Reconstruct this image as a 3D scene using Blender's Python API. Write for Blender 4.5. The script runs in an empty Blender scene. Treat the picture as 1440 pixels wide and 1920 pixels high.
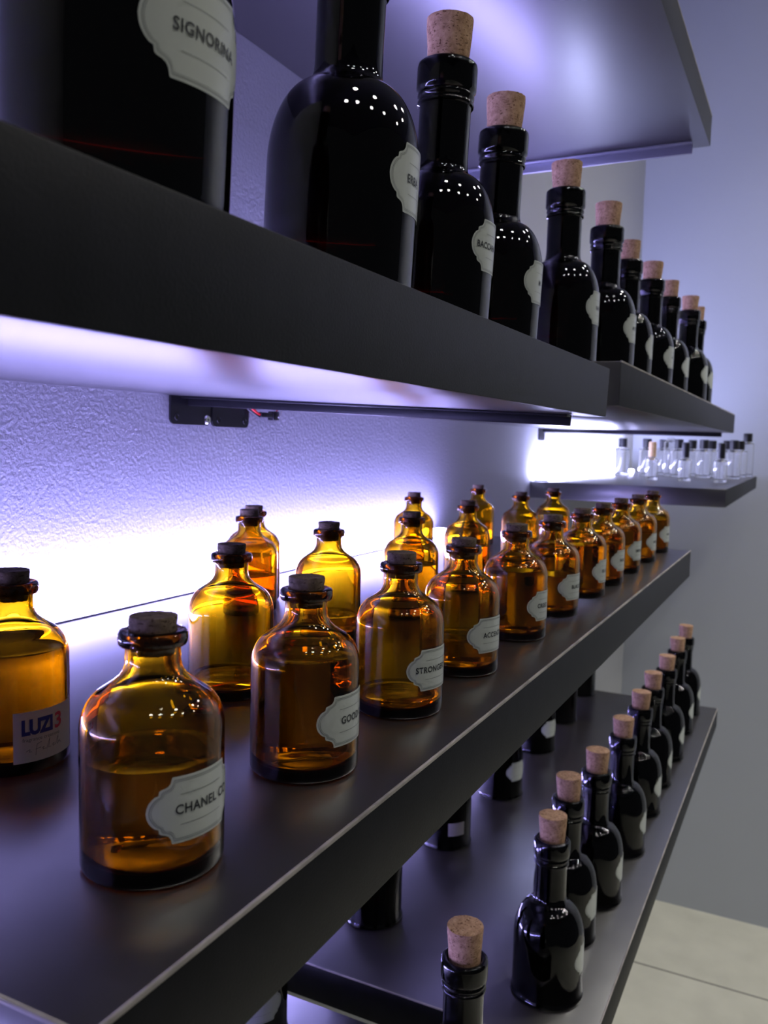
import bpy, bmesh, math, random
from mathutils import Vector, Matrix
random.seed(7)
SC = bpy.context.scene
COL = SC.collection
S = 0.16                 # one layout unit in metres (the shelf front stands one unit from the lens)
CZ = 10.57 * S           # eye height
def P(x, y, z): return Vector((x*S, y*S, CZ + z*S))

# ------------------------------------------------------------------ camera, world, exposure
YAW, PITCH, ROLL, FPX = 0.46634, 0.08218, 0.02226, 1586.4
cam_d = bpy.data.cameras.new('camera'); cam = bpy.data.objects.new('camera', cam_d); COL.objects.link(cam)
cy, sy, cp, sp = math.cos(YAW), math.sin(YAW), math.cos(PITCH), math.sin(PITCH)
F = Vector((-sy*cp, cy*cp, -sp)); R0 = Vector((cy, sy, 0)); U0 = R0.cross(F)
R1 = math.cos(ROLL)*R0 + math.sin(ROLL)*U0; U1 = -math.sin(ROLL)*R0 + math.cos(ROLL)*U0
M = Matrix((R1, U1, -F)).transposed().to_4x4(); M.translation = P(0, 0, 0)
cam.matrix_world = M
cam_d.sensor_fit = 'HORIZONTAL'; cam_d.sensor_width = 36.0; cam_d.lens = FPX/1440*36
cam_d.clip_start = 0.02; cam_d.clip_end = 60
cam_d.dof.use_dof = True; cam_d.dof.focus_distance = 0.46; cam_d.dof.aperture_fstop = 24
SC.camera = cam

LED_COL = (0.43, 0.385, 1.0, 1)
LED_STRENGTH = 52.0
LED_FAR = 130.0
LAMP_STRENGTH = 34.0
SPOT_POWER = 60.0
world = bpy.data.worlds.new('room_air'); SC.world = world; world.use_nodes = True
world.node_tree.nodes['Background'].inputs[0].default_value = (0.50, 0.52, 0.62, 1)
world.node_tree.nodes['Background'].inputs[1].default_value = 0.06
SC.view_settings.view_transform = 'Standard'; SC.view_settings.look = 'None'
SC.view_settings.exposure = 0.0; SC.view_settings.gamma = 1.0; SC.view_settings.use_curve_mapping = False
SC.cycles.max_bounces = 24; SC.cycles.transmission_bounces = 24; SC.cycles.glossy_bounces = 8
SC.cycles.diffuse_bounces = 5; SC.cycles.sample_clamp_indirect = 6.0; SC.cycles.sample_clamp_direct = 0.0

# ------------------------------------------------------------------ materials
def mat(name, base=(0.5, 0.5, 0.5), rough=0.5, metal=0.0, **kw):
    m = bpy.data.materials.new(name); m.use_nodes = True
    b = m.node_tree.nodes['Principled BSDF']
    b.inputs['Base Color'].default_value = (*base, 1); b.inputs['Roughness'].default_value = rough
    b.inputs['Metallic'].default_value = metal
    for k, v in kw.items(): b.inputs[k.replace('_', ' ')].default_value = v
    return m
def noise(m, scale, detail=3, coord='Object', rough=0.5, stretch=None):
    nt = m.node_tree; tc = nt.nodes.new('ShaderNodeTexCoord'); n = nt.nodes.new('ShaderNodeTexNoise')
    n.inputs['Scale'].default_value = scale; n.inputs['Detail'].default_value = detail
    n.inputs['Roughness'].default_value = rough
    if stretch:
        mp = nt.nodes.new('ShaderNodeMapping'); mp.inputs['Scale'].default_value = stretch
        nt.links.new(tc.outputs[coord], mp.inputs[0]); nt.links.new(mp.outputs[0], n.inputs['Vector'])
    else: nt.links.new(tc.outputs[coord], n.inputs['Vector'])
    return n.outputs['Fac']
def ramp(m, fac, stops):
    r = m.node_tree.nodes.new('ShaderNodeValToRGB'); e = r.color_ramp.elements
    while len(e) < len(stops): e.new(0.5)
    for i, (p, c) in enumerate(stops): e[i].position = p; e[i].color = (*c, 1)
    m.node_tree.links.new(fac, r.inputs[0]); return r.outputs[0]
def bsdf(m): return m.node_tree.nodes['Principled BSDF']
def link(m, out, inp): m.node_tree.links.new(out, bsdf(m).inputs[inp])
def bump(m, fac, strength, dist):
    b = m.node_tree.nodes.new('ShaderNodeBump'); b.inputs['Strength'].default_value = strength
    b.inputs['Distance'].default_value = dist
    m.node_tree.links.new(fac, b.inputs['Height']); link(m, b.outputs[0], 'Normal')

M_WALL = mat('painted_plaster', (0.52, 0.53, 0.56), 0.75)
f = noise(M_WALL, 260, 3, rough=0.55); bump(M_WALL, f, 0.6, 0.0017)
M_WALLF = mat('painted_plaster_far', (0.45, 0.48, 0.55), 0.6)
f = noise(M_WALLF, 90, 3); bump(M_WALLF, f, 0.3, 0.001)
M_CEIL = mat('dark_ceiling_paint', (0.14, 0.14, 0.15), 0.8)
M_FLOOR = mat('porcelain_tile', (0.55, 0.53, 0.46), 0.4)
def floor_nodes():
    nt = M_FLOOR.node_tree; tc = nt.nodes.new('ShaderNodeTexCoord'); mp = nt.nodes.new('ShaderNodeMapping')
    mp.inputs['Location'].default_value = (0.75, -17.29*S, 0)
    nt.links.new(tc.outputs['Object'], mp.inputs[0])
    br = nt.nodes.new('ShaderNodeTexBrick'); br.offset = 0.0
    br.inputs['Scale'].default_value = 1.0; br.inputs['Brick Width'].default_value = 1.2
    br.inputs['Row Height'].default_value = 0.6; br.inputs['Mortar Size'].default_value = 0.004
    br.inputs['Color1'].default_value = (0.68, 0.67, 0.58, 1); br.inputs['Color2'].default_value = (0.65, 0.64, 0.55, 1)
    br.inputs['Mortar'].default_value = (0.20, 0.19, 0.17, 1)
    nt.links.new(mp.outputs[0], br.inputs['Vector'])
    mx = nt.nodes.new('ShaderNodeMixRGB'); mx.blend_type = 'MULTIPLY'; mx.inputs[0].default_value = 1
    c = ramp(M_FLOOR, noise(M_FLOOR, 9, 5), [(0.3, (0.88, 0.88, 0.88)), (0.7, (1, 1, 1))])
    nt.links.new(br.outputs[0], mx.inputs[1]); nt.links.new(c, mx.inputs[2])
    nt.links.new(mx.outputs[0], bsdf(M_FLOOR).inputs['Base Color'])
floor_nodes()

M_BOARD = mat('charcoal_laminate', (0.012, 0.0105, 0.011), 0.32, Specular_IOR_Level=0.9, IOR=2.15)
c = ramp(M_BOARD, noise(M_BOARD, 60, 4), [(0.35, (0.013, 0.0105, 0.010)), (0.7, (0.018, 0.0145, 0.014))]); link(M_BOARD, c, 'Base Color')
r_ = ramp(M_BOARD, noise(M_BOARD, 35, 5), [(0.3, (0.275,)*3), (0.75, (0.305,)*3)]); link(M_BOARD, r_, 'Roughness')
M_UNDER = mat('laminate_underside', (0.018, 0.0165, 0.018), 0.31, Specular_IOR_Level=0.8, IOR=1.80)
M_FACE = mat('matte_edge_band', (0.010, 0.0105, 0.013), 0.5, Specular_IOR_Level=0.22)
c = ramp(M_FACE, noise(M_FACE, 70, 4), [(0.35, (0.0065, 0.0070, 0.0095)), (0.7, (0.0095, 0.010, 0.0135))]); link(M_FACE, c, 'Base Color')
bump(M_FACE, noise(M_FACE, 900, 2), 0.3, 0.0003)
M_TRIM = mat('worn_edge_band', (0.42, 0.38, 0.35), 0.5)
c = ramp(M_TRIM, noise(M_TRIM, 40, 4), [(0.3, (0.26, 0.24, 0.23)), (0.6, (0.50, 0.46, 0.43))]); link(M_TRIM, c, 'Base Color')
M_STEEL = mat('black_steel', (0.03, 0.03, 0.035), 0.35, 0.6)
bump(M_STEEL, noise(M_STEEL, 500, 3), 0.3, 0.0002)
M_GREY = mat('grey_steel', (0.35, 0.36, 0.42), 0.4, 0.7)
M_ALU = mat('aluminium_profile', (0.45, 0.45, 0.5), 0.55, 0.2)
M_SCREW = mat('zinc_screw', (0.7, 0.7, 0.72), 0.25, 1.0)
M_RED = mat('red_insulation', (0.65, 0.02, 0.02), 0.4)
M_BLACKP = mat('black_plastic', (0.012, 0.012, 0.016), 0.35)
M_WHITEP = mat('white_plastic', (0.7, 0.7, 0.7), 0.4)

def emit(name, col, s):
    m = bpy.data.materials.new(name); m.use_nodes = True; nt = m.node_tree
    nt.nodes.remove(nt.nodes['Principled BSDF']); e = nt.nodes.new('ShaderNodeEmission')
    e.inputs[0].default_value = col; e.inputs[1].default_value = s
    nt.links.new(e.outputs[0], nt.nodes['Material Output'].inputs[0]); return m
M_LED = emit('led_diffuser', LED_COL, LED_STRENGTH)
M_LEDT = emit('led_diffuser_far', (0.52, 0.54, 1.0, 1), LED_FAR)
M_LAMP = emit('lamp_glass', (1.0, 0.96, 0.88, 1), LAMP_STRENGTH)

def glass(name, absorb, density, rough=0.0, ior=1.5):
    m = mat(name, (1, 1, 1), rough, 0.0, IOR=ior); bsdf(m).inputs['Transmission Weight'].default_value = 1.0
    if density:
        nt = m.node_tree; v = nt.nodes.new('ShaderNodeVolumeAbsorption')
        v.inputs['Color'].default_value = (*absorb, 1); v.inputs['Density'].default_value = density
        nt.links.new(v.outputs[0], nt.nodes['Material Output'].inputs['Volume'])
    return m
M_AMBER = glass('amber_glass', (0.905, 0.80, 0.01), 1480)
M_DARK = glass('dark_brown_glass', (0.70, 0.30, 0.02), 4500)
M_CLEAR = glass('clear_glass', (1, 1, 1), 0, ior=1.47)
M_LIQ = glass('perfume_oil', (0.82, 0.60, 0.25), 45, ior=1.37)
M_CORK = mat('cork', (0.5, 0.3, 0.18), 0.85)
def cork_nodes(m, cols):
    n1 = noise(m, 240, 6, rough=0.7); c = ramp(m, n1, cols)
    nt = m.node_tree; v = nt.nodes.new('ShaderNodeTexNoise'); v.inputs['Scale'].default_value = 420; v.inputs['Detail'].default_value = 1
    tc = nt.nodes.new('ShaderNodeTexCoord'); mp = nt.nodes.new('ShaderNodeMapping'); mp.inputs['Scale'].default_value = (1, 1, 2.2)
    nt.links.new(tc.outputs['Object'], mp.inputs[0]); nt.links.new(mp.outputs[0], v.inputs['Vector'])
    d = ramp(m, v.outputs['Fac'], [(0.62, (1, 1, 1)), (0.68, (0.28, 0.2, 0.16))])
    mx = nt.nodes.new('ShaderNodeMixRGB'); mx.blend_type = 'MULTIPLY'; mx.inputs[0].default_value = 0.85
    nt.links.new(c, mx.inputs[1]); nt.links.new(d, mx.inputs[2]); nt.links.new(mx.outputs[0], bsdf(m).inputs['Base Color'])
    bump(m, n1, 0.6, 0.0008)
cork_nodes(M_CORK, [(0.32, (0.30, 0.165, 0.09)), (0.5, (0.48, 0.285, 0.17)), (0.68, (0.62, 0.40, 0.25))])
M_CORKD = mat('cork_stopper', (0.3, 0.22, 0.16), 0.85)
cork_nodes(M_CORKD, [(0.32, (0.11, 0.075, 0.05)), (0.5, (0.17, 0.12, 0.085)), (0.68, (0.25, 0.18, 0.13))])
M_PAPER = mat('label_paper', (0.55, 0.59, 0.55), 0.35, Coat_Weight=0.3)
M_WPAPER = mat('white_sticker', (0.72, 0.68, 0.68), 0.5)
M_INK = mat('black_ink', (0.03, 0.035, 0.04), 0.5)
M_LINE = mat('grey_ink', (0.12, 0.14, 0.14), 0.5)
M_NAVY = mat('navy_ink', (0.02, 0.015, 0.16), 0.5)
M_REDINK = mat('red_ink', (0.5, 0.02, 0.05), 0.5)
M_PEN = mat('pen_ink', (0.10, 0.12, 0.16), 0.5)

# ------------------------------------------------------------------ object helpers
def empty(name, loc, label, cat, group=None, rot=None):
    o = bpy.data.objects.new(name, None); COL.objects.link(o); o.location = loc
    o.empty_display_size = 0.02
    if rot: o.rotation_euler = rot
    o['label'] = label; o['category'] = cat
    if group: o['group'] = group
    return o
def part(name, me, m, parent=None, label=None, loc=None, rot=None):
    o = bpy.data.objects.new(name, me); COL.objects.link(o)
    if parent: o.parent = parent
    if m and not me.materials: me.materials.append(m)
    if label: o['label'] = label
    if loc: o.location = loc
    if rot: o.rotation_euler = rot
    return o
def finish(bm, name, smooth=True, angle=35):
    bmesh.ops.recalc_face_normals(bm, faces=bm.faces)
    me = bpy.data.meshes.new(name); bm.to_mesh(me); bm.free()
    if smooth:
        me.shade_smooth(); me.set_sharp_from_angle(angle=math.radians(angle))
    return me
def box(bm, a, b, bevel=0.0, fn=None):
    vs = [bm.verts.new((x, y, z)) for x in (a[0], b[0]) for y in (a[1], b[1]) for z in (a[2], b[2])]
    q = [(0, 1, 3, 2), (4, 6, 7, 5), (0, 4, 5, 1), (2, 3, 7, 6), (0, 2, 6, 4), (1, 5, 7, 3)]
    fs = [bm.faces.new([vs[i] for i in f]) for f in q]
    if bevel:
        es = list({e for f in fs for e in f.edges})
        bmesh.ops.bevel(bm, geom=es, offset=bevel, segments=2, affect='EDGES', profile=0.5)
def lathe(profile, seg=72, name='lathe', closed=False, angle=35):
    """profile: (r, z) in metres; r = 0 gives a pole."""
    bm = bmesh.new(); rings = []
    for r, z in profile:
        if r < 1e-7: rings.append([bm.verts.new((0, 0, z))])
        else: rings.append([bm.verts.new((r*math.cos(2*math.pi*k/seg), r*math.sin(2*math.pi*k/seg), z)) for k in range(seg)])
    pairs = list(zip(rings[:-1], rings[1:]))
    if closed: pairs.append((rings[-1], rings[0]))
    for a, b in pairs:
        for k in range(seg):
            j = (k+1) % seg
            if len(a) == 1 and len(b) == 1: continue
            if len(a) == 1: bm.faces.new((a[0], b[k], b[j]))
            elif len(b) == 1: bm.faces.new((a[k], a[j], b[0]))
            else: bm.faces.new((a[k], a[j], b[j], b[k]))
    return finish(bm, name, True, angle)
def arc(cx, cz, rx, rz, a0, a1, n):
    return [(cx + rx*math.cos(math.radians(a0+(a1-a0)*i/n)), cz + rz*math.sin(math.radians(a0+(a1-a0)*i/n))) for i in range(n+1)]
def tube(pts, r, seg=8, name='tube'):
    bm = bmesh.new(); rings = []; pts = [Vector(p) for p in pts]
    for i, p in enumerate(pts):
        d = (pts[min(i+1, len(pts)-1)] - pts[max(i-1, 0)]).normalized()
        a = d.orthogonal().normalized(); b = d.cross(a)
        if rings:
            a = (pa - d*pa.dot(d)).normalized(); b = d.cross(a)
        pa = a
        rings.append([bm.verts.new(p + r*(math.cos(2*math.pi*k/seg)*a + math.sin(2*math.pi*k/seg)*b)) for k in range(seg)])
    for x, y in zip(rings[:-1], rings[1:]):
        for k in range(seg): bm.faces.new((x[k], x[(k+1) % seg], y[(k+1) % seg], y[k]))
    bm.faces.new(rings[0]); bm.faces.new(rings[-1][::-1])
    return finish(bm, name)

# ------------------------------------------------------------------ the room
XW, YF, ZF, ZC = -3.7, 20.0, -10.57, 12.0
def struct(name, a, b, m):
    bm = bmesh.new(); A = P(*a); B = P(*b); box(bm, A, B)
    o = part(name, finish(bm, name, False), m); o['kind'] = 'structure'; return o
struct('wall_left', (XW-0.8, -16, ZF), (XW, YF, ZC), M_WALL)
struct('wall_far', (XW-0.8, YF, ZF), (17, YF+0.8, ZC), M_WALLF)
struct('floor', (XW-0.8, -16, ZF-0.8), (17, YF+0.8, ZF), M_FLOOR)
struct('ceiling', (XW-0.8, -16, ZC), (17, YF+0.8, ZC+0.8), M_CEIL)

# ------------------------------------------------------------------ shelf units
XB = XW                 # shelves butt against the wall
XFR = -1.0
def shelf(label, y0, y1, zb, zt, tilt=0.0, led=M_LED, trim=True, arms=(), plates=(), neartrim=False, deep_arm=0.06):
    """zb/zt: heights of the underside and top at the front edge; tilt: how much the front droops."""
    root = empty('wall_shelf', P(XB, (y0+y1)/2, zb), label, 'shelf', rot=(0, math.atan(tilt), 0))
    L = (y1-y0)/2*S; D = (XFR-XB)*S; H = (zt-zb)*S; lift = tilt*(XFR-XB)*S
    root.location.z += lift
    bm = bmesh.new(); box(bm, (0, -L, 0), (D, L, H), 0.0012)
    me = finish(bm, 'shelf_board', True, 40); me.materials.append(M_BOARD); me.materials.append(M_FACE)
    me.materials.append(M_UNDER)
    for p in me.polygons:
        if p.normal.z < -0.5: p.material_index = 2
        if abs(p.normal.x) > 0.5 or (abs(p.normal.y) > 0.5 and zt < -3): p.material_index = 1
    part('board', me, M_BOARD, root)
    if trim:
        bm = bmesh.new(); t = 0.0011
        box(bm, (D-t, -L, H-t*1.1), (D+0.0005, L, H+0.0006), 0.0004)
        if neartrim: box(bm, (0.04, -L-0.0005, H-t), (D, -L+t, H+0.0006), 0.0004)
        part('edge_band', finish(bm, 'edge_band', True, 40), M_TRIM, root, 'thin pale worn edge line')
    # light channel at the back: aluminium profile with a glowing diffuser
    bm = bmesh.new(); e = 0.012
    x0, x1 = 0.06*S, 0.245*S
    box(bm, (x1, -L+e, H), (x1+0.0014, L-e, H+0.0016)); box(bm, (x0-0.0022, -L+e, H), (x0, L-e, H+0.0042))
    box(bm, (x0, -L+e, H), (x1, L-e, H+0.0012)); box(bm, (x0-0.0022, -L+e-0.002, H), (x1+0.0022, -L+e, H+0.0045)); box(bm, (x0-0.0022, L-e, H), (x1+0.0022, L-e+0.002, H+0.0045))
    ch = part('light_channel', finish(bm, 'light_channel', False), M_ALU, root)
    bm = bmesh.new(); box(bm, (x0+0.0002, -L+e+0.0002, H+0.0014), (x1-0.0002, L-e-0.0002, H+0.0090), 0.003)
    part('light_diffuser', finish(bm, 'light_diffuser', False), led, ch, 'glowing bluish white light strip')
    for ya in arms:          # flat steel bars carrying the board from beneath
        yl = (ya - (y0+y1)/2)*S
        bm = bmesh.new()
        h = deep_arm*S
        box(bm, (0.004, yl-0.002, -h), (D-0.022, yl+0.002, -0.0002), 0.0006)
        box(bm, (0.004, yl-0.014, -0.0022), (D-0.022, yl-0.0021, -0.0002), 0.0004)
        part('support_arm', finish(bm, 'support_arm'), M_STEEL if deep_arm < 0.07 else M_GREY, root)
    for yp0, yp1, holes, screws in plates:
        a, b = (yp0-(y0+y1)/2)*S, (yp1-(y0+y1)/2)*S; hh = 0.185*S; t = 0.003
        bm = bmesh.new(); rr = 0.006; pts = []
        for (cx_, cz_, a0) in ((a+rr, -hh+rr, 180), (b-rr, -hh+rr, 270)):
            for k in range(7):
                an = math.radians(a0+15*k); pts.append((cx_+rr*math.cos(an), cz_+rr*math.sin(an)))
        pts += [(b, -0.0004), (a, -0.0004)]
        f0 = [bm.verts.new((0.0002, p[0], p[1])) for p in pts]; f1 = [bm.verts.new((t, p[0], p[1])) for p in pts]
        bm.faces.new(f0); bm.faces.new(f1[::-1])
        for i in range(len(pts)): bm.faces.new((f0[i], f1[i], f1[(i+1) % len(pts)], f0[(i+1) % len(pts)]))
        pl = part('wall_plate', finish(bm, 'wall_plate'), M_STEEL, root)
        for hy in holes:
            me = lathe([(0.0022, 0.0002), (0.0024, 0.0009), (0.0034, 0.0009), (0.0036, 0.0002)], 24, 'slot_ring', True)
            part('slot_ring', me, M_STEEL, pl, loc=(t-0.0002, a+hy, -0.022), rot=(0, math.pi/2, 0))
            me = lathe([(0, 0.0001), (0.0022, 0.0001), (0.0022, 0.0004), (0, 0.0004)], 20, 'hole')
            part('hole', me, M_BLACKP, pl, loc=(t-0.0002, a+hy, -0.022), rot=(0, math.pi/2, 0))
        for hy in screws:
            bm = bmesh.new()
            bmesh.ops.create_cone(bm, cap_ends=True, segments=28, radius1=0.0050, radius2=0.0038, depth=0.0014, matrix=Matrix.Translation((0, 0, 0.0007)))
            me = finish(bm, 'screw'); s_ = part('screw', me, M_SCREW, pl, 'bright zinc cross-head screw', loc=(t, a+hy, -0.0235), rot=(0, math.pi/2, 0))
            bm = bmesh.new(); box(bm, (-0.0018, -0.0004, 0.0013), (0.0018, 0.0004, 0.00155)); box(bm, (-0.0004, -0.0018, 0.0013), (0.0004, 0.0018, 0.00155))
            # the cross recess is a dark inlay on the head
            s2 = part('screw_recess', finish(bm, 'screw_recess', False), M_BLACKP, pl, loc=(t, a+hy, -0.0235), rot=(0, math.pi/2, 0))
    return root, L, D, H
U1T, U2T = 0.042, 0.012
sh_top, *_ = shelf('dark shelf highest in the picture, seen from beneath at the top right', 0.75, 8.5, 2.78, 3.05, 0.004, arms=(8.36,), deep_arm=0.09, plates=((8.18, 8.48, (), ()),))
sh_up, LU, DU, HU = shelf('nearest upper black shelf carrying large dark bottles, its front dipping down', -3.2, 4.62, 0.16, 0.42, U1T, trim=False, arms=(4.42,), plates=((4.25, 4.655, (0.010,), (0.0595,)),))
sh_up2, *_ = shelf('farther upper black shelf beyond the narrow gap, holding the smaller looking dark bottles', 4.93, 12.8, 0.235, 0.49, U2T, arms=(12.6,), plates=((4.672, 5.09, (0.011, 0.059), ()), (12.45, 12.75, (0.02,), ())))
sh_mid, *_ = shelf('middle dark shelf crowded with amber bottles, glowing light along the wall', 0.955, 8.62, -1.235, -0.978, neartrim=True)
sh_mid0, *_ = shelf('edge of another shelf at the bottom left corner, before the amber bottle shelf', -6.9, 0.50, -1.255, -0.998, trim=False)
sh_low, *_ = shelf('lowest dark shelf with a long row of corked black bottles above the tile floor', 4.85, 12.66, -3.92, -3.66, neartrim=True)
sh_low0, *_ = shelf('low shelf corner at the bottom edge, just before the row of corked bottles', -3.3, 4.52, -3.93, -3.67, neartrim=False)
sh_gl, *_ = shelf('far right shelf holding clear glass vials with black caps', 12.12, 19.0, -0.77, -0.525, trim=False, led=M_LEDT)

# wiring of the light strip beneath the nearest upper shelf
yc = (4.93+12.8)/2
def yy(v): return (v-yc)*S
part('wire', tube([(0.006, yy(5.02), -0.002), (0.009, yy(5.07), -0.006), (0.011, yy(5.13), -0.0125), (0.012, yy(5.17), -0.0135)], 0.0018, 8, 'red_wire'), M_RED, sh_up2, 'red wire')
part('wire', tube([(0.005, yy(5.00), -0.003), (0.008, yy(5.07), -0.010), (0.011, yy(5.14), -0.0160), (0.012, yy(5.20), -0.0150)], 0.0013, 8, 'black_wire'), M_BLACKP, sh_up2, 'black wire')
bm = bmesh.new(); box(bm, (0.009, yy(5.15), -0.0165), (0.015, yy(5.30), -0.0105), 0.001); box(bm, (0.007, yy(5.29), -0.0195), (0.016, yy(5.37), -0.0085), 0.0014)
pc = part('wire_connector', finish(bm, 'wire_connector'), M_BLACKP, sh_up2, 'small black wire connector')
part('wire', tube([(0.013, yy(5.34), -0.012), (0.012, yy(5.37), -0.007), (0.010, yy(5.37), -0.001)], 0.0013, 8, 'red_wire_end'), M_RED, sh_up2, 'red wire end')
part('wire', tube([(0.016, yy(5.35), -0.016), (0.016, yy(5.39), -0.012), (0.014, yy(5.41), -0.006)], 0.0009, 8, 'white_wire_end'), M_WHITEP, sh_up2, 'white wire end')

# ------------------------------------------------------------------ bottle meshes (metres, base at z = 0)
def U(pr): return [(r*S, z*S) for r, z in pr]
RA = 0.1625
def amber_profiles():
    out = [(0, 0.016), (0.09, 0.012), (0.128, 0.003), (0.140, 0.0)] + arc(RA-0.018, 0.018, 0.018, 0.018, -90, 0, 6)[1:]
    out += [(RA, 0.10), (RA, 0.22), (RA, 0.318)]
    out += arc(RA-0.082, 0.318, 0.082, 0.098, 0, 62, 12)[1:]                    # round shoulder
    x, z = out[-1]
    out += [(x-0.014, z+0.009), (0.088, z+0.021), (0.075, z+0.033), (0.067, z+0.046), (0.063, z+0.060), (0.0622, 0.500)]
    out += [(0.064, 0.505), (0.0745, 0.508), (0.0775, 0.512), (0.0785, 0.523), (0.0775, 0.535), (0.074, 0.540), (0.066, 0.5425), (0.056, 0.542), (0.0525, 0.538)]
    t = 0.0125
    inn = [(0.0505, 0.50), (0.0500, z+0.062), (0.0545, z+0.046), (0.0625, z+0.032), (0.0755, z+0.019), (0.093, z+0.006), (x-0.004, z-0.013)]
    inn += arc(RA-0.082, 0.316, 0.082-t, 0.098-t, 56, 0, 10)
    inn += [(RA-t, 0.22), (RA-t, 0.06)] + arc(RA-t-0.026, 0.056, 0.026, 0.024, 0, -90, 6)[1:] + [(0.06, 0.034), (0, 0.040)]
    return out, inn
ao, ai = amber_profiles()
ME_AMBER = lathe(U(ao+ai), 96, 'amber_bottle_glass', angle=50)
RD = 0.2325
do = [(0, 0.045), (0.08, 0.03), (0.16, 0.004), (0.185, 0.0)] + arc(RD-0.012, 0.020, 0.020, 0.020, -90, 40, 6)[1:] + [(RD+0.001, 0.042), (RD, 0.052), (RD, 0.20), (RD, 0.385)]
do += arc(RD-0.125, 0.385, 0.125, 0.245, 0, 82, 20)[1:]
x_, z_ = do[-1]
do += [(0.112, 0.640), (0.107, 0.655), (0.1045, 0.675), (0.1035, 0.72), (0.1035, 0.885), (0.1045, 0.893), (0.1125, 0.897), (0.114, 0.904), (0.112, 0.911), (0.108, 0.914), (0.108, 0.922), (0.1125, 0.926), (0.1140, 0.934), (0.112, 0.941), (0.1095, 0.944), (0.1115, 0.950), (0.1185, 0.957), (0.1200, 0.968), (0.1200, 1.040), (0.1175, 1.054), (0.108, 1.062), (0.098, 1.064), (0.089, 1.058)]
td = 0.016
di = [(0.086, 1.02), (0.085, 0.68), (0.090, 0.640), (0.10, 0.612)] + arc(RD-0.125, 0.385, 0.125-td, 0.245-td, 72, 0, 14)
di += [(RD-td, 0.20), (RD-td, 0.08), (RD-td-0.03, 0.052), (0.09, 0.07), (0, 0.085)]
ME_DARK = lathe(U(do+di), 96, 'dark_bottle_glass', angle=50)
def jitter(me, amp, seed, zlo):
    rnd = random.Random(seed)
    for v in me.vertices:
        if v.co.z > zlo: v.co += Vector((rnd.uniform(-1, 1), rnd.uniform(-1, 1), rnd.uniform(-1, 1)))*amp
def cork_mesh(r0, r1, h, name, seed, sink):
    pr = [(0, -sink)] + [(r0-0.002, -sink), (r0, -sink+0.003)]
    for i in range(1, 10): pr.append((r0+(r1-r0)*i/10, -sink+(h+sink)*i/10))
    pr += [(r1-0.0015, h-0.001), (r1-0.006, h), (r1*0.6, h), (r1*0.3, h), (0, h)]
    me = lathe(U(pr), 48, name, angle=50); jitter(me, 0.00018, seed, -1); return me
ME_CORKS = [cork_mesh(0.078, 0.094, 0.158+0.004*k, 'tapered_cork', k, 0.05) for k in range(3)]
ME_STOPS = [cork_mesh(0.0475, 0.0545, 0.032+0.003*k, 'flat_cork_stopper', 10+k, 0.055) for k in range(3)]
LIQ_CACHE = {}
def liquid_mesh(level):
    k = round(level, 3)
    if k in LIQ_CACHE: return LIQ_CACHE[k]
    g = 0.0009
    inner = [(RA-0.0125-0.026+0.026*math.cos(a)-g, 0.056-0.024*math.sin(a)+g) for a in [math.radians(90-15*i) for i in range(7)]]
    pr = [(0, 0.040+g), (0.06, 0.034+g)] + inner
    side = sorted([p for p in ai if p[1] > 0.07], key=lambda p: p[1])
    for r, z in side:
        if z < level: pr.append((r-g, z))
    # radius at the surface
    rs = RA-0.0125
    for (r0, z0), (r1, z1) in zip(side[:-1], side[1:]):
        if z0 <= level <= z1: rs = r0+(r1-r0)*(level-z0)/max(z1-z0, 1e-6)
    pr += [(rs-g, level), (rs-g-0.004, level-0.0016), (rs*0.6, level-0.002), (0, level-0.002)]
    me = lathe(U(pr), 72, 'perfume_liquid', angle=40); me.materials.append(M_LIQ); LIQ_CACHE[k] = me; return me

# ------------------------------------------------------------------ labels wrapped round the glass
def plaque_cols(W, H):
    """half-height as a function of the distance from the left tip"""
    k = W/0.135; q = H/0.075
    cols = [(0.0, 0.0), (0.002, 0.012), (0.006, 0.021), (0.012, 0.029), (0.019, 0.035), (0.027, 0.038), (0.0285, 0.047), (0.033, 0.050), (0.042, 0.0525), (0.049, 0.0565), (0.0535, 0.063), (0.0560, 0.0735), (0.058, 0.075)]
    cols = [(x*k, h*q) for x, h in cols]
    left = [(-W+x, h) for x, h in cols]
    n = 14; x0 = left[-1][0]
    mid = [(x0 + (-2*x0)*i/n, H) for i in range(1, n)]
    return left + mid + [(-x, h) for x, h in reversed(left)]
def wrap(r, az, s, t, zc, off): 
    a = az + s/r; rr = (r*S+off)
    return (rr*math.cos(a), rr*math.sin(a), (zc+t)*S)
def plaque_mesh(r, W, H, zc):
    bm = bmesh.new(); up = []; dn = []; cu = []
    for s, h in plaque_cols(W, H):
        up.append(bm.verts.new(wrap(r, 0, s, h, zc, 0.00025))); dn.append(bm.verts.new(wrap(r, 0, s, -h, zc, 0.00025)))
    for i in range(len(up)-1):
        vs = [dn[i], dn[i+1], up[i+1], up[i]]
        bm.faces.new(vs)
    bmesh.ops.remove_doubles(bm, verts=bm.verts, dist=1e-6)
    bmesh.ops.solidify(bm, geom=list(bm.faces), thickness=0.0001)
    return finish(bm, 'plaque_label', True, 60)
def ring_bm(bm, r, W, H, zc, inset, wd):
    base = plaque_cols(W, H); out = [(s, h) for s, h in base] + [(s, -h) for s, h in reversed(base[1:-1])]
    def sc(p, d): return (p[0]*(1-d/W), p[1]*(1-d/H))
    n = len(out)
    a = [bm.verts.new(wrap(r, 0, *sc(p, inset), zc, 0.0004)) for p in out]
    b = [bm.verts.new(wrap(r, 0, *sc(p, inset+wd), zc, 0.0004)) for p in out]
    for i in range(n): bm.faces.new((a[i], a[(i+1) % n], b[(i+1) % n], b[i]))
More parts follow.
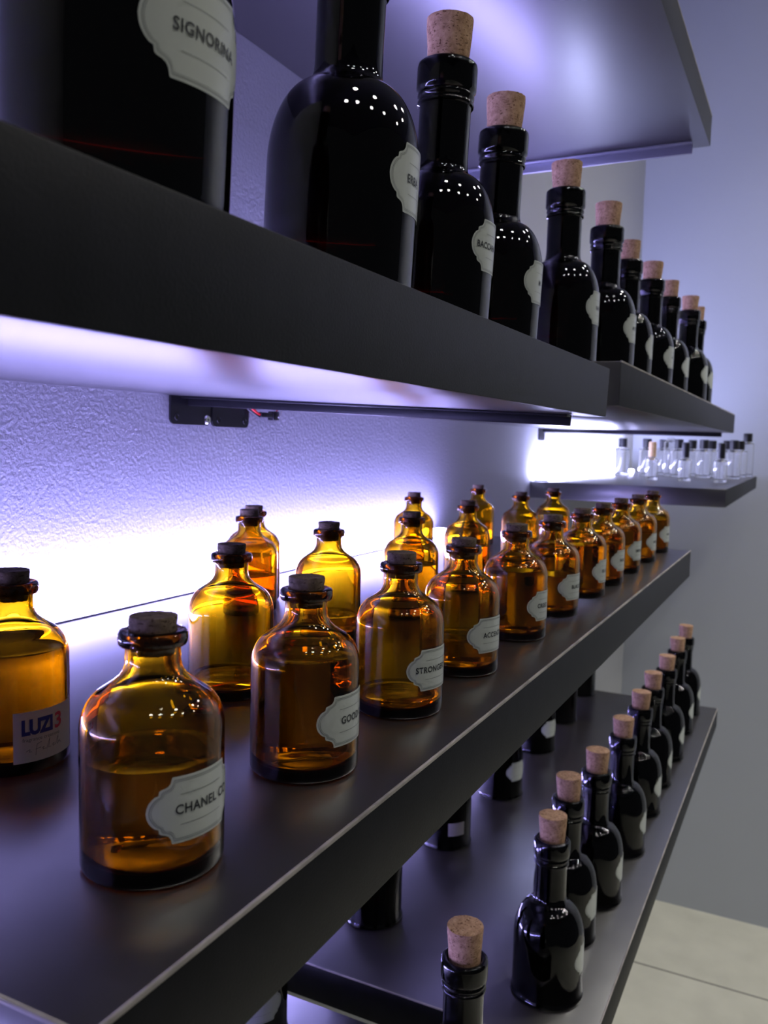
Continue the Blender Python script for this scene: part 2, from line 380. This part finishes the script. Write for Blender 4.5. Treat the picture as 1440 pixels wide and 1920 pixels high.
def border_mesh(r, W, H, zc):
    bm = bmesh.new(); ring_bm(bm, r, W, H, zc, 0.0065, 0.0011); ring_bm(bm, r, W, H, zc, 0.0105, 0.0008)
    for t in (0.034, -0.034):
        t *= H/0.075; n = 14
        pts = [(-0.06+0.12*i/n)*W/0.135 for i in range(n+1)]
        v0 = [bm.verts.new(wrap(r, 0, s, t, zc, 0.0004)) for s in pts]; v1 = [bm.verts.new(wrap(r, 0, s, t+0.0010, zc, 0.0004)) for s in pts]
        for i in range(n): bm.faces.new((v0[i], v0[i+1], v1[i+1], v1[i]))
    return finish(bm, 'label_border', False)
def text_raw(txt, size, bold=0.0, spacing=1.0, shear=0.0):
    cu = bpy.data.curves.new('lettering', 'FONT'); cu.body = txt; cu.size = size; cu.offset = bold
    cu.space_character = spacing; cu.shear = shear; cu.resolution_u = 3; cu.align_y = 'CENTER'; cu.fill_mode = 'FRONT'
    o = bpy.data.objects.new('lettering', cu); COL.objects.link(o)
    dg = bpy.context.evaluated_depsgraph_get(); me = bpy.data.meshes.new_from_object(o.evaluated_get(dg))
    COL.objects.unlink(o); bpy.data.objects.remove(o); return me
def text_wrap(txt, size, r, zc, start, bold=0.0, spacing=1.0, t0=0.0, off=0.0005, tilt=0.0, shear=0.0, squeeze=1.0):
    """start: arc position where the first letter begins (layout units, 0 = label centre)"""
    me = text_raw(txt, size, bold, spacing, shear)
    bm = bmesh.new(); bm.from_mesh(me); bpy.data.meshes.remove(me)
    bmesh.ops.triangulate(bm, faces=bm.faces)
    x0 = min(v.co.x for v in bm.verts)
    for v in bm.verts:
        s = start + (v.co.x-x0)*squeeze; t = t0 + v.co.y + tilt*(v.co.x-x0)
        v.co = wrap(r, 0, s, t, zc, off)
    me = bpy.data.meshes.new('lettering'); bm.to_mesh(me); bm.free(); return me

AW, AH, AZC = 0.132, 0.074, 0.178
DW, DH, DZC, DZL = 0.150, 0.098, 0.342, 0.300
ME_PLA = plaque_mesh(RA, AW, AH, AZC); ME_BOA = border_mesh(RA, AW, AH, AZC)
ME_PLD = plaque_mesh(RD, DW, DH, DZC); ME_BOD = border_mesh(RD, DW, DH, DZC)
ME_PLL = plaque_mesh(RD, DW, DH, DZL); ME_BOL = border_mesh(RD, DW, DH, DZL); ME_PLL.materials.append(M_PAPER)
ME_PLA.materials.append(M_PAPER); ME_PLD.materials.append(M_PAPER)

def add_label(root, az, txt, start, r, zc, plate, border, size):
    lab = part('label', plate, M_PAPER, root, 'pale grey plaque-shaped paper label', rot=(0, 0, az))
    part('label_border', border, M_LINE, lab)
    if txt: part('lettering', text_wrap(txt, size, r, zc, start, bold=size*0.018, spacing=1.08, squeeze=0.92), M_INK, lab, 'dark printed capital letters')

def amber_bottle(x, y, label, az=None, txt=None, start=0.0, level=0.3, k=0, group=None, spin=0.0):
    root = empty('amber_bottle', P(x, y, -0.978) + Vector((0, 0, 0.0002)), label, 'bottle', group)
    part('glass', ME_AMBER, M_AMBER, root, rot=(0, 0, spin))
    part('liquid', liquid_mesh(level), M_LIQ, root, 'clear liquid inside')
    part('cork_stopper', ME_STOPS[k % 3], M_CORKD, root, loc=(0, 0, 0.542*S), rot=(0.01*(k % 3-1), 0.012*((k*2) % 3-1), k*1.3))
    if az is not None: add_label(root, math.radians(az), txt, start, RA, AZC, ME_PLA, ME_BOA, 0.030)
    return root
def dark_bottle(x, y, z, label, az=None, txt=None, start=0.0, tilt=0.0, k=0, group=None, lean=0.0):
    root = empty('dark_bottle', P(x, y, z) + Vector((0, 0, 0.0002)), label, 'bottle', group, rot=(0, math.atan(tilt), 0))
    part('glass', ME_DARK, M_DARK, root)
    part('cork', ME_CORKS[k % 3], M_CORK, root, loc=(0, 0, 1.063*S), rot=(0.02*math.sin(k*2.1), 0.02*math.cos(k*1.7), k*1.1))
    if az is not None: add_label(root, math.radians(az), txt, start, RD, DZC if z > 0 else DZL, ME_PLD if z > 0 else ME_PLL, ME_BOD if z > 0 else ME_BOL, 0.034)
    return root

# ------------------------------------------------------------------ amber bottles on the middle shelf
G_AF = 'labelled amber bottles along the front of the middle shelf'
G_AB = 'amber bottles standing at the back of the middle shelf'
front = [
 (-1.318, 1.462, -7, 'CHANEL CO', -0.070, 0.262, 'labelled amber bottle nearest and largest on the middle shelf, half full'),
 (-1.318, 2.118, 0, 'GOOD GIRL', -0.052, 0.348, 'amber bottle filled to the shoulder, second along the front edge of the middle shelf'),
 (-1.318, 2.770, -9, 'STRONGER WITH YOU', -0.098, 0.065, 'amber bottle third along the front edge, liquid low near its base'),
 (-1.322, 3.40, -14, 'ACCENTO', -0.058, 0.150, 'partly filled amber bottle with plaque label, fourth along the front edge'),
 (-1.325, 4.15, -4, 'CREED', -0.070, 0.345, 'full amber bottle with plaque label, fifth along the front edge'),
 (-1.325, 4.82, -14, 'BLACK', -0.040, 0.235, 'amber bottle filled a bit over half, sixth along the front edge'),
 (-1.325, 5.53, -3, 'BLAC', -0.045, 0.340, 'amber bottle with small lettered plaque, seventh along the front edge'),
 (-1.325, 6.14, -7, 'INVICTU', -0.050, 0.30, 'amber bottle with small plaque, eighth along the front edge'),
 (-1.325, 6.80, -12, 'IMPERIA', -0.050, 0.33, 'amber bottle with small plaque, ninth along the front edge'),
 (-1.325, 7.53, -4, 'MISSIO', -0.050, 0.25, 'amber bottle, second to last at the far end of the front row'),
 (-1.325, 8.28, -8, 'MON', -0.040, 0.31, 'amber bottle last at the far end of the front row, by the shelf corner'),
]
for i, (x, y, az, txt, st, lv, lab) in enumerate(front):
    amber_bottle(x, y, lab, az, txt, st, lv, i, G_AF, spin=i*0.7)
luzi = amber_bottle(-2.10, 1.72, 'amber bottle with white rectangular sticker, cut by the left picture edge', None, None, 0, 0.345, 1, G_AB)
back = [
 (-1.97, 2.62, 0.07, 'unlabelled amber bottle nearest of the back ones, just behind the largest bottle'),
 (-2.84, 3.94, 0.21, 'amber bottle by the wall glow with another directly hidden behind it'),
 (-3.03, 4.25, 0.28, 'amber bottle mostly hidden, its dark right side showing behind another by the glow'),
 (-2.12, 3.61, 0.12, 'unlabelled amber bottle behind the gap between the second and third front bottles'),
 (-2.86, 6.22, 0.20, 'small looking amber bottle at the end of the wall glow'),
 (-2.08, 4.50, 0.27, 'amber bottle behind the third front bottle, before the far glow end'),
 (-2.17, 5.64, 0.26, 'amber bottle behind the fourth front bottle, a shadowed one at its right rear'),
 (-2.91, 7.83, 0.22, 'dim amber bottle by the wall past the end of the glow'),
 (-2.24, 7.09, 0.15, 'amber bottle with bright yellow patch behind the fifth front bottle'),
 (-2.20, 7.98, 0.31, 'amber bottle farthest of the back row, below the vial shelf'),
]
for i, (x, y, lv, lab) in enumerate(back):
    amber_bottle(x, y, lab, level=lv, k=i+1, group=G_AB, spin=i*0.9)
# white sticker
def sticker():
    r, az, zc, hw, hh = RA, math.radians(-2), 0.115, 0.105, 0.074
    def pt(s, t, off): return wrap(r, 0, s, t + 0.0*s, zc, off)
    bm = bmesh.new(); n = 22
    up = [bm.verts.new(pt(-hw+2*hw*i/n, hh, 0.00025)) for i in range(n+1)]; dn = [bm.verts.new(pt(-hw+2*hw*i/n, -hh, 0.00025)) for i in range(n+1)]
    for i in range(n): bm.faces.new((dn[i], dn[i+1], up[i+1], up[i]))
    bmesh.ops.solidify(bm, geom=list(bm.faces), thickness=0.0001)
    lab = part('sticker', finish(bm, 'sticker', True, 60), M_WPAPER, luzi, 'white rectangular sticker', rot=(0, 0, az))
    part('logo_lettering', text_wrap('LUZI', 0.060, r, zc, -hw+0.022, bold=0.0030, t0=0.026, spacing=0.95, squeeze=0.78), M_NAVY, lab, 'bold navy blue letters')
    part('logo_mark', text_wrap('3', 0.064, r, zc, -hw+0.122, bold=0.0016, t0=0.026, tilt=0.1), M_REDINK, lab, 'red curled mark')
    part('small_print', text_wrap('fragrance creations', 0.0150, r, zc, -hw+0.024, t0=-0.008), M_LINE, lab, 'tiny grey print')
    strokes = [[(0.012, -0.045), (0.022, -0.040), (0.020, -0.048), (0.026, -0.047)], [(0.036, -0.060), (0.040, -0.028), (0.052, -0.024)], [(0.036, -0.042), (0.050, -0.040)],
               [(0.052, -0.044), (0.059, -0.040), (0.055, -0.048), (0.064, -0.047)], [(0.066, -0.050), (0.076, -0.018), (0.072, -0.048), (0.080, -0.046)],
               [(0.082, -0.044), (0.090, -0.038), (0.086, -0.048), (0.095, -0.044), (0.104, -0.020), (0.101, -0.048), (0.110, -0.036), (0.105, -0.040), (0.116, -0.046)]]
    bm = bmesh.new()
    for st in strokes:
        st = [(-hw+0.020+x*1.1, y+0.004) for x, y in st]
        fine = []
        for a, b in zip(st[:-1], st[1:]):
            for i in range(5): fine.append((a[0]+(b[0]-a[0])*i/5, a[1]+(b[1]-a[1])*i/5))
        fine.append(st[-1]); w = 0.0007; va = []; vb = []
        for i, p in enumerate(fine):
            q0, q1 = fine[max(i-1, 0)], fine[min(i+1, len(fine)-1)]
            dx, dy = q1[0]-q0[0], q1[1]-q0[1]; l = math.hypot(dx, dy) or 1
            va.append(bm.verts.new(pt(p[0]-dy/l*w, p[1]+dx/l*w, 0.0005))); vb.append(bm.verts.new(pt(p[0]+dy/l*w, p[1]-dx/l*w, 0.0005)))
        for i in range(len(fine)-1): bm.faces.new((va[i], va[i+1], vb[i+1], vb[i]))
    part('handwriting', finish(bm, 'handwriting', False), M_PEN, lab, 'thin handwritten pen scrawl')
sticker()

# ------------------------------------------------------------------ dark bottles on the upper shelves
G_DU = 'dark corked bottles on the upper shelves'
ztop1 = lambda x: 0.42 + U1T*(XFR-x)
ztop2 = lambda x: 0.49 + U2T*(XFR-x)
upper = [
 (-1.335, 1.37, 1, -2, 'SIGNORINA', -0.085, 'huge dark bottle at the top left with a large blurred plaque label'),
 (-1.345, 2.31, 1, 12, 'ERBA', -0.073, 'large dark round-shouldered bottle, its neck cut by the top picture edge'),
 (-1.425, 3.22, 1, 6, 'BACCARAT', -0.122, 'dark lettered bottle with the largest and highest cork in view'),
 (-1.46, 4.01, 1, 4, 'M', -0.030, 'dark corked bottle with the second highest cork on the upper shelf'),
 (-1.45, 5.24, 2, 2, 'NAUTICA', -0.050, 'dark corked bottle standing over the gap between the two upper shelves'),
 (-1.41, 6.22, 2, -2, 'MYSTE', -0.050, 'dark corked bottle first behind the shelf gap, large rounded shoulder'),
 (-1.48, 7.37, 2, 6, 'N', -0.030, 'dark bottle set slightly back, mostly hidden between two nearer ones'),
 (-1.44, 8.28, 2, -6, 'M', -0.030, 'dark bottle third from the far end of the upper row, pale label toward the room'),
 (-1.43, 9.28, 2, 0, None, 0, 'dark bottle second from the far end, half hidden with a light cork'),
 (-1.345, 10.22, 2, -2, None, 0, 'last clearly visible dark bottle at the far end of the upper shelf'),
 (-1.37, 11.05, 2, 0, None, 0, 'dark bottle almost wholly hidden behind the last one of the upper row'),
]
for i, (x, y, u, az, txt, st, lab) in enumerate(upper):
    z = ztop1(x) if u == 1 else ztop2(x)
    dark_bottle(x, y, z, lab, az, txt, st, U1T if u == 1 else U2T, i, G_DU)

# ------------------------------------------------------------------ dark bottles on the lowest shelf
G_DL = 'dark corked bottles along the front of the lowest shelf'
ordl = ['nearest, only neck and cork rising from the picture bottom', 'nearest one seen whole, violet light on left shoulder', 'third from the front, partly hidden',
        'fourth from the front', 'fifth from the front, bright streak down its neck', 'sixth from the front', 'seventh from the front', 'third from the far end', 'second from the far end', 'farthest, cork topmost of the row']
lower = [(-1.44, 3.96+0.93), (-1.40, 5.36+0.02), (-1.475, 6.09), (-1.41, 6.73), (-1.39, 7.69), (-1.40, 8.62), (-1.41, 9.42), (-1.40, 10.32), (-1.42, 11.36), (-1.43, 12.22)]
lower[0] = (-1.44, 3.89)
for i, (x, y) in enumerate(lower):
    dark_bottle(x, y, -3.66 if i else -3.67, 'corked bottle on the lowest shelf, ' + ordl[i], 6+5*math.sin(i*2.3), None, 0, 0, i+2, G_DL)
lowb = [(-2.86, 5.62), (-2.84, 7.05), (-2.75, 8.33), (-2.81, 9.80), (-2.85, 11.03), (-2.91, 12.38)]
ordb = ['nearest below the middle shelf edge', 'with a square white label, second along', 'with a pale plaque glimpsed, third along', 'fourth along', 'fifth along, dim', 'at the far end beside the pale wall']
for i, (x, y) in enumerate(lowb):
    b = dark_bottle(x, y, -3.66, 'dark bottle foot at lowest shelf back, ' + ordb[i], (-20 if i in (2, 3) else None), None, 0, 0, i, 'dark bottles at the back of the lowest shelf')
    if i == 1:
        bm = bmesh.new(); n = 12
        up = [bm.verts.new(wrap(RD, 0, -0.08+0.16*k/n, 0.06, 0.2, 0.0003)) for k in range(n+1)]; dn = [bm.verts.new(wrap(RD, 0, -0.08+0.16*k/n, -0.06, 0.2, 0.0003)) for k in range(n+1)]
        for k in range(n): bm.faces.new((dn[k], dn[k+1], up[k+1], up[k]))
        bmesh.ops.solidify(bm, geom=list(bm.faces), thickness=0.0001)
        sl = part('label', finish(bm, 'square_label', True, 60), M_WPAPER, b, 'square white paper label', rot=(0, 0, math.radians(-42)))
dark_bottle(-2.92, 4.10, -3.67, 'dark bottle on the low near shelf, just showing at the bottom edge', -38, None, 0, 0, 2, 'dark bottles at the back of the lowest shelf')

# ------------------------------------------------------------------ clear vials on the far right shelf
def vial_meshes(rad, hb, rn, rc, hc, name):
    o = [(0, 0.012), (rad*0.8, 0.0)] + [(rad-0.004, 0.001), (rad, 0.010), (rad, hb-0.03)] + arc(rad-0.03, hb-0.03, 0.03, 0.03, 0, 70, 5)[1:] + [(rn, hb+0.004), (rn, hb+0.05), (rn-0.012, hb+0.05)]
    t = 0.012
    i = [(rn-0.012, hb), (rad-0.035, hb-0.016), (rad-t, hb-0.035), (rad-t, 0.06), (rad-t-0.02, 0.045), (0, 0.05)]
    g = lathe(U(o+i), 40, name+'_glass', angle=50)
    c = lathe(U([(0, 0), (rc-0.004, 0), (rc, 0.005), (rc, hc-0.008), (rc-0.008, hc), (0, hc)]), 32, name+'_cap')
    return g, c, hb
V_S = vial_meshes(0.10, 0.37, 0.045, 0.060, 0.25, 'slim_vial')
V_M = vial_meshes(0.135, 0.52, 0.062, 0.080, 0.17, 'perfume_vial')
V_T = vial_meshes(0.125, 0.68, 0.062, 0.085, 0.17, 'tall_vial')
M_WOOD = mat('pale_wood_cap', (0.55, 0.36, 0.20), 0.6); 
c = ramp(M_WOOD, noise(M_WOOD, 120, 4), [(0.3, (0.48, 0.30, 0.16)), (0.7, (0.62, 0.42, 0.25))]); link(M_WOOD, c, 'Base Color')
vials = [
 (V_S, -2.36, 14.5, 'wood', 'slim clear vial with a pale wooden cap, left of the front three'),
 (V_S, -1.84, 14.5, 'b', 'slim clear vial with tall black cap, middle of the front three'),
 (V_S, -1.30, 14.5, 'b', 'slim clear vial with tall black cap, right of the front three'),
 (V_M, -3.24, 16.5, 'b', 'clear vial with black cap, leftmost, washed out by the glow'),
 (V_M, -2.79, 16.5, 'b', 'clear vial with black cap just left behind the wooden-capped one'),
 (V_M, -2.66, 17.6, 'b', 'clear vial with black cap behind the wooden-capped one'),
 (V_T, -2.42, 16.9, None, 'tall open clear vial without cap between the left and middle groups'),
 (V_M, -2.22, 16.5, 'b', 'clear vial with black cap left behind the middle slim vial'),
 (V_M, -2.10, 17.5, 'b', 'clear vial with black cap right behind the middle slim vial'),
 (V_M, -1.78, 16.5, 'b', 'clear vial with black cap left of the right-hand slim vial'),
 (V_M, -1.76, 17.7, 'b', 'clear vial with black cap, farther of the pair left of the right slim vial'),
 (V_M, -1.46, 17.4, 'b', 'clear vial with black cap directly behind the right-hand slim vial'),
 (V_M, -1.27, 16.5, 'b', 'clear vial with black cap, nearer of the pair by the right shelf corner'),
 (V_M, -1.25, 17.7, 'b', 'clear vial with black cap, farther of the pair by the right shelf corner'),
 (V_T, -1.17, 18.4, 'b', 'tallest clear vial with black cap at the far right, rising beyond the shelf above'),
]
for (g, cme, hb), x, y, kind, lab in vials:
    root = empty('glass_vial', P(x, y, -0.525)+Vector((0, 0, 0.0002)), lab, 'vial', 'clear vials on the far right shelf')
    part('glass', g, M_CLEAR, root)
    if kind == 'wood':
        wc = cme.copy(); wc.materials.clear(); part('cap', wc, M_WOOD, root, 'pale wooden cap', loc=(0, 0, (hb+0.012)*S))
    elif kind: 
        part('cap', cme, M_BLACKP, root, 'black cap', loc=(0, 0, (hb+0.012)*S))

# ------------------------------------------------------------------ ceiling downlights (seen only as reflections)
ME_LENS = lathe([(0, 0.0), (0.095, 0.0), (0.095, 0.003), (0, 0.003)], 28, 'lamp_lens')
ME_HOUS = lathe([(0.0955, -0.004), (0.115, -0.004), (0.115, 0.014), (0.0955, 0.014)], 28, 'lamp_housing', True)
for i, (x, y, pw) in enumerate([(2.2, 0.5, 0), (3.0, -4.5, 0), (5.5, -2.5, 0), (6.0, 3.5, 0), (9.0, 0.5, 0), (11.0, 5.0, 0), (4.0, 16.0, 1.0), (8.5, 15.5, 1.0), (6.5, 11.5, 0.6), (12.5, 12.0, 1.0)]):
    root = empty('ceiling_downlight', P(x, y, ZC) + Vector((0, 0, -0.0145)), 'round white recessed ceiling downlight with warm lens', 'lamp', 'ceiling downlights')
    part('housing', ME_HOUS, M_WHITEP, root); part('lens', ME_LENS, M_LAMP, root, 'glowing lens')
    if pw:
        ld = bpy.data.lights.new('downlight_beam', 'SPOT'); ld.energy = SPOT_POWER*pw; ld.spot_size = math.radians(112); ld.spot_blend = 0.9
        ld.shadow_soft_size = 0.05; ld.color = (1.0, 0.97, 0.90)
        lo = bpy.data.objects.new('beam', ld); COL.objects.link(lo); lo.parent = root; lo.location = (0, 0, -0.06)
